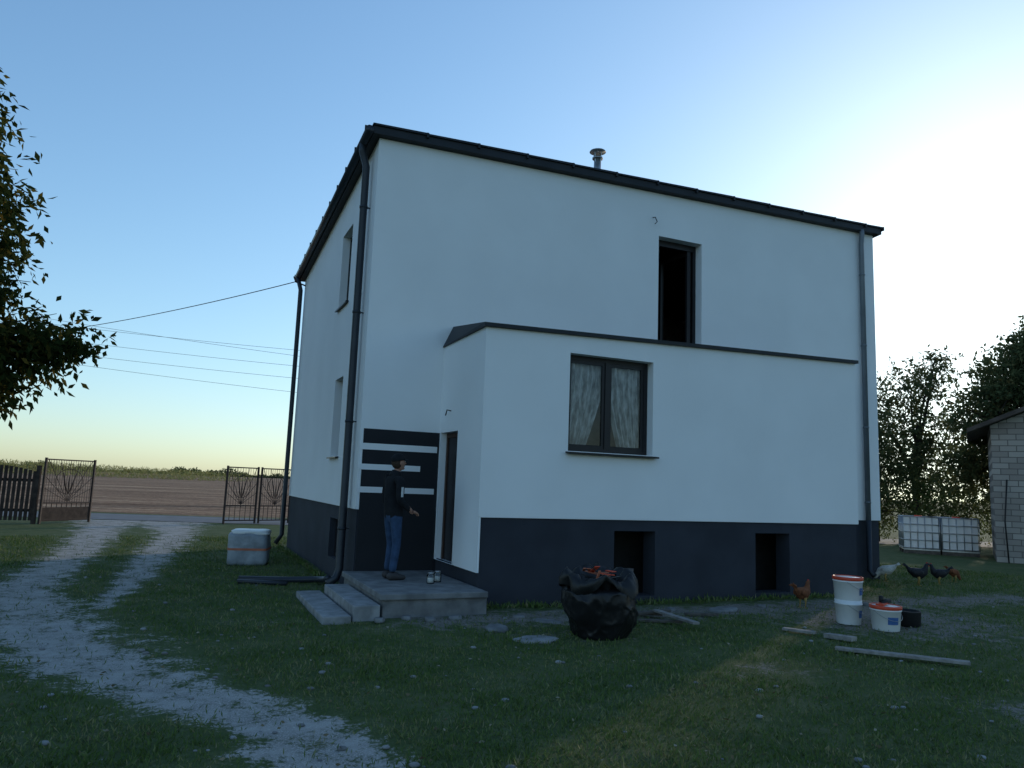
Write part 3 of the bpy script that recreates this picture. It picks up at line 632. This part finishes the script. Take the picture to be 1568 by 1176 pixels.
def ibc(loc_,rz,s):
    mb=MB()
    mb.box((-.57,-.47,.16),(.57,.47,1.12),'whiteplastic'); mb.lathe((0,0,1.12),[(.12,0),(.12,.04),(.1,.05)],'redlid',16)
    for z in (.18,.42,.66,.9,1.13):
        for a,b_ in (((-.6,-.5),(.6,-.5)),((.6,-.5),(.6,.5)),((.6,.5),(-.6,.5)),((-.6,.5),(-.6,-.5))): mb.tube([(*a,z),(*b_,z)],.014,'steel',6)
    for i in range(7):
        x=-.6+i*.2
        for y in (-.5,.5): mb.tube([(x,y,.15),(x,y,1.14)],.012,'steel',6)
    for i in range(1,5):
        y=-.5+i*.2
        for x in (-.6,.6): mb.tube([(x,y,.15),(x,y,1.14)],.012,'steel',6)
    mb.box((-.6,-.5,.11),(.6,.5,.15),'steel')
    for x in (-.55,0,.55): mb.box((x-.05,-.5,0),(x+.05,.5,.109),'plank2')
    mb.build("ibc_water_tank",loc=loc_,rz=rz,scale=s)
ibc((13.62,25.0,0),1.2,1.04); ibc((14.64,24.6,0),1.2,1.04)

def gate(name,p0,p1,h,wooden=False):
    mb=MB(); p0=Vector(p0);p1=Vector(p1);L=(p1-p0).length;d=(p1-p0)/L
    P=lambda s,z: p0+d*s+Vector((0,0,z))
    for s in (0,L): mb.beam(P(s,.0),P(s,h+.05),.06,.06,'iron')
    for z in (.12,h*.32,h): mb.beam(P(0,z),P(L,z),.04,.04,'iron')
    nb=int(L/.17)
    for i in range(1,nb): s=L*i/nb; mb.beam(P(s,.12),P(s,h*.32),.018,.018,'iron')
    for i in range(1,2*nb): s=L*i/nb/2; mb.beam(P(s,h*.32),P(s,h),.009,.009,'iron')
    c=L/2; z0=h*.34
    for k in range(-4,5):
        a=k*.28; ex=c+math.sin(a)*min(1.3*h,L*1.2); ez=z0+math.cos(a)*h*1.1
        t=1.0
        if ez>h: t=min(t,(h-z0)/(ez-z0))
        if ex>L: t=min(t,(L-c)/(ex-c))
        if ex<0: t=min(t,c/(c-ex))
        mb.beam(P(c,z0),P(c+(ex-c)*t,z0+(ez-z0)*t),.013,.013,'iron')
    pts=[P(c+L*.28*math.cos(t),h*.66+h*.2*math.sin(t)) for t in np.linspace(0,2*math.pi,20)]
    mb.tube(pts,.010,'iron',5)
    for k in (-1,0,1): 
        mb.tube([P(c,h*.45),P(c+k*L*.08,h*.62),P(c+k*L*.13,h*.8)],[.01,.05,.008],'iron',6,flat=.4)
    if wooden: mb.beam(P(0,.28),P(L,.28),.03,.42,'wood')
    return mb.build(name)
gate("wrought_iron_gate",(-9.75,26.1,0),(-8.95,26.9,0),1.95)
gate("wrought_iron_gate",(-8.85,27.0,0),(-8.05,27.9,0),1.95)
gate("wrought_iron_gate",(-14.1,22.9,0),(-13.55,24.6,0),1.95,wooden=True)
mb=MB()
p0=Vector((-14.25,22.85,0));p1=Vector((-22,19.8,0));L=(p1-p0).length;d=(p1-p0)/L;k=0;s=.1
while s<L:
    hh=1.55+.18*math.sin(math.pi*((s%2.2)/2.2)); q=p0+d*s
    mb.beam(q+Vector((0,0,.1)),q+Vector((0,0,hh)),.09,.02,'wood',up=(d.y,-d.x,0)); s+=.125
for z in (.4,1.3): mb.beam(p0+Vector((0,0,z))+Vector((-.03,.05,0)),p1+Vector((0,0,z)),.04,.08,'wood')
s=0
while s<L: q=p0+d*s; mb.beam(q,q+Vector((0,0,1.75)),.1,.1,'wood'); s+=2.2
mb.build("wooden_fence")

# ------------------------------------------------------------------ wires
def sag(a,b,s,n=24):
    a=Vector(a);b=Vector(b); return [a.lerp(b,i/n)-Vector((0,0,s*4*(i/n)*(1-i/n))) for i in range(n+1)]
mb=MB()
for za,zb in ((8.58,6.88),(8.24,7.33),(7.62,6.6),(7.06,6.07),(6.7,5.37)):
    sl_=(zb-za)/14.6; mb.tube(sag((-25,32,za-1.6*sl_),(6,32.5,zb+14.8*sl_*.6),.35),.007,'wire',5)
mb.tube(sag((-5.5,18.75,6.75),(-25,33.2,7.3),.35),.012,'wire',5)
mb.build("power_lines")
for px,py in ((-25,32.2),(6,32.6)):
    mb=MB(); mb.tube([(0,0,0),(0,0,9)],[.15,.1],'concrete',12); mb.beam((-.1,-.7,8.4),(-.1,.7,8.4),.1,.1,'steel'); mb.beam((0,-.5,7.2),(0,.5,7.2),.1,.1,'steel'); mb.build("utility_pole",loc=(px,py,0))

# ------------------------------------------------------------------ trees
def tree(name,base,trunk_top,trunk_r,blobs,ntw,lpt,leaf,lmat,tw=.35,elong=2.4,droop=.3,sc=1.0):
    E=empty(name,base); mb=MB(); B=Vector((0,0,0)); T=Vector(trunk_top)*sc; trunk_r*=sc
    n=7; pts=[B.lerp(T,i/n)+Vector((.12*math.sin(i*1.3),.12*math.cos(i*1.7),0))*(i/n) for i in range(n+1)]
    pts[0].z-=.2
    mb.tube(pts,[trunk_r*(1.25 if i==0 else 1-.6*i/n) for i in range(n+1)],'bark',10)
    allP=[];allD=[];allR=[]
    for bl in blobs:
        x,y,z,rx,ry,rz_=[q_*sc for q_ in bl]
        c=Vector((x,y,z)); k=random.randint(3,n-1); s=pts[k]
        mid=s.lerp(c,.5)+Vector((random.uniform(-.2,.2),random.uniform(-.2,.2),.25*(c-s).length*.3))
        r0=trunk_r*.38; mb.tube([s,s.lerp(mid,.5)+Vector((0,0,.05)),mid,mid.lerp(c,.6),c],[r0,r0*.8,r0*.6,r0*.4,r0*.2],'bark',7)
        for j in range(6):
            e=c+Vector((random.gauss(0,.5)*rx,random.gauss(0,.5)*ry,random.gauss(0,.5)*rz_)); mb.tube([mid.lerp(c,random.uniform(.3,1)),c.lerp(e,.5)+Vector((0,0,.08)),e],[r0*.25,r0*.15,r0*.06],'bark',5)
        nt_=int(ntw*(rx*ry*rz_)**(.7))
        u=rng.normal(size=(nt_,3)); u/=np.linalg.norm(u,axis=1)[:,None]; q=np.minimum(rng.random(nt_)**.45*(1+.18*rng.normal(size=nt_)),1.25)
        C=np.array([x,y,z])+u*q[:,None]*np.array([rx,ry,rz_])
        dirs=u+rng.normal(size=(nt_,3))*.6; dirs[:,2]-=droop; dirs/=np.linalg.norm(dirs,axis=1)[:,None]
        tv=rng.random(nt_)*.5+.15
        tt=rng.random((nt_,lpt)); 
        Pp=C[:,None,:]+dirs[:,None,:]*(tt[:,:,None]-.4)*tw*1.6+rng.normal(size=(nt_,lpt,3))*tw*.16
        Dd=dirs[:,None,:]*.5+rng.normal(size=(nt_,lpt,3))*.7; Dd[:,:,2]-=droop
        allP.append(Pp.reshape(-1,3)); allD.append(Dd.reshape(-1,3)); allR.append(np.clip(tv[:,None]+.25*rng.normal(size=(nt_,lpt))*.6+.1,0,1).ravel())
    mb.build("trunk",parent=E)
    leafmesh("foliage",np.concatenate(allP),leaf,lmat,parent=E,elong=elong,D=np.concatenate(allD),rndv=np.concatenate(allR))
    return E
tree("walnut_tree",(-11.5,11.2,0),(.2,0,5.5),.24,[
 (0,0,7,2.4,2.4,2.2),(.8,1.0,8.0,1.2,1.2,1.1),(1.0,1.4,6.9,1.3,1.3,.9),(1.4,1.7,5.9,1.25,1.2,.9),(1.2,1.6,4.9,1.3,1.2,.8),(1.7,2.1,3.95,1.3,1.1,.6),(1.5,1.9,3.1,1.1,1.1,.5),
 (1.0,1.4,2.4,.9,1.0,.5),(-1.8,.5,5.5,2,2,1.6),(0,-1.8,6,1.6,1.6,1.6),(.3,1.2,8.9,.9,.9,.8),(2.5,2.9,4.0,.9,.8,.45),(0,1,4,1.6,1.6,1.2)],
 250,12,.18,M['walnutleaf'],tw=.38,droop=.5)
tree("garden_tree",(17.6,32.5,0),(.2,0,5.0),.2,[(0,0,6.4,1.6,1.5,1.1),(.9,0,7.3,1.0,.9,.8),(-1.3,0,5.2,1.4,1.2,1.2),(-2.3,.3,5.9,.9,.8,.6),(.8,0,4.6,1.8,1.5,1.5),(-.8,0,3.4,1.7,1.4,1.2),(1.2,.2,8.0,.6,.6,.35),(1.2,0,2.6,1.7,1.3,1.2)],75,10,.2,M['treeleaf'],tw=.42)
tree("fruit_tree",(14.9,30.5,0),(.1,0,3.4),.12,[(0,0,4.6,1.2,1.2,.9),(-.5,0,3.4,1.2,1.1,1.0),(.6,0,3.0,1.4,1.1,1.1),(.2,0,1.9,1.6,1.2,1.0)],85,10,.17,M['treeleaf'],tw=.37)
tree("lime_shade_tree",(19.7,26.2,0),(0,0,6.5),.32,[(0,0,7.6,2.6,2.4,1.9),(-2.2,-.2,6.9,1.9,1.8,1.5),(-3.4,-.2,5.5,1.7,1.4,1.4),(.2,0,9.2,1.9,1.8,1.1),(1.8,0,7,2.3,2.2,2),(-1.5,0,4.6,2.3,2,1.5),(2.5,0,5,2.2,2,1.7),(-1.3,.0,8.3,1.5,1.3,1.0),(2,0,10,2,2,1.3),(-2.9,1.5,3.6,1.7,1.4,1.3)],190,10,.2,M['treeleaf'],tw=.45,sc=.84)
for q,h_ in (((29.5,33),1.1),((26,24),.95),((37,31),1.25),((31,19),1.0)):  # added trees beyond the frame edge, blocking the low sun from the foreground
    tree("lime_shade_tree",(*q,0),(0,0,6.5*h_),.3,[(0,0,8*h_,3.2,3.2,2.4),(-2,.5,6*h_,2.4,2.2,2),(2,-.5,6.3*h_,2.4,2.2,2),(0,0,10.5*h_,2.2,2.2,1.5),(-.5,0,4*h_,3,2.4,1.7)],60,8,.34,M['treeleaf'],tw=.6)
tree("hedge_bush",(16.5,29.6,0),(0,0,1.2),.08,[(0,0,1.1,1.4,.9,1.1),(1.8,.3,1.5,1.4,.9,1.4),(3.4,.5,1.5,1.5,.9,1.5),(-1.5,.6,1.2,1.2,.8,1.1),(-3.0,.8,1.0,1.0,.8,.9),(.6,1.6,2.2,1.8,.8,1.2)],170,10,.13,M['bushleaf'],tw=.3)
tree("field_tree",(-10.9,46,0),(0,0,3.5),.12,[(0,0,3.2,.8,.8,.9),(.2,0,2.2,.8,.8,.7)],80,8,.16,M['treeleaf'],tw=.3)
n=30000; xx=rng.uniform(-420,-75,n); zz=rng.random(n); yy=175+rng.random(n)*50+xx*-.05
leafmesh("maize_field",np.stack([xx,yy,zz*np.clip(2.2+(-xx-75)*.018,2,4.6)-.4],1),.9,M['maize'],elong=6,up=.8)
n=30000; xx=rng.uniform(-700,400,n); hh=4+3*np.sin(xx*.03)+2.5*np.sin(xx*.11+1)+1.5*np.sin(xx*.31); hh=np.clip(hh,1.5,10)
leafmesh("distant_treeline",np.stack([xx,900+rng.random(n)*20,rng.random(n)*hh-1],1),2.2,M['treeleaf'],elong=1.5)

# ------------------------------------------------------------------ shed
def brickmat():
    m=bpy.data.materials.new("white_brick"); m.use_nodes=True; nt=m.node_tree; b=nt.nodes["Principled BSDF"]; b.inputs["Roughness"].default_value=.9
    tc=nt.nodes.new("ShaderNodeTexCoord"); mp=nt.nodes.new("ShaderNodeMapping"); mp.inputs["Rotation"].default_value=(math.pi/2,0,0)
    br=nt.nodes.new("ShaderNodeTexBrick"); br.inputs["Color1"].default_value=(.34,.32,.29,1); br.inputs["Color2"].default_value=(.22,.20,.18,1); br.inputs["Mortar"].default_value=(.12,.11,.10,1); br.inputs["Scale"].default_value=1; br.inputs["Brick Width"].default_value=.42; br.inputs["Row Height"].default_value=.17; br.inputs["Mortar Size"].default_value=.012
    nt.links.new(tc.outputs["Object"],mp.inputs[0]); nt.links.new(mp.outputs[0],br.inputs["Vector"]); nt.links.new(br.outputs["Color"],b.inputs["Base Color"])
    bp=nt.nodes.new("ShaderNodeBump"); bp.inputs["Strength"].default_value=.6; bp.inputs["Distance"].default_value=.01; bp.invert=True; nt.links.new(br.outputs["Fac"],bp.inputs["Height"]); nt.links.new(bp.outputs[0],b.inputs["Normal"]); return m
M['brick']=brickmat()
SH=empty("brick_shed",(14.35,22.2,0),-.55)
mb=MB(); mb.box((0,0,-.2),(6,4,4.0),'brick'); mb.add([(0,.001,4.0),(6,.001,4.0),(3,.001,5.3)],[(0,1,2)],'brick'); mb.build("walls",parent=SH)
mb=MB()
for sx in (0,1):
    f_=lambda x: x if sx==0 else 6-x
    mb.hexa([(f_(-.6),-.5,3.76),(f_(3),-.5,5.32),(f_(3),4.3,5.32),(f_(-.6),4.3,3.76),(f_(-.6),-.5,3.88),(f_(3),-.5,5.46),(f_(3),4.3,5.46),(f_(-.6),4.3,3.88)],'rooftile')
mb.build("roof",parent=SH)
mb=MB(); mb.box((1.2,-.03,0),(2.2,.05,2.0),'wood'); mb.box((1.1,-.04,0),(1.2,.02,2.1),'wood'); mb.tube([(.3,-.1,0),(.25,-.15,1.2),(.35,-.05,2.4)],.02,'blacktool',6); mb.build("door",parent=SH)
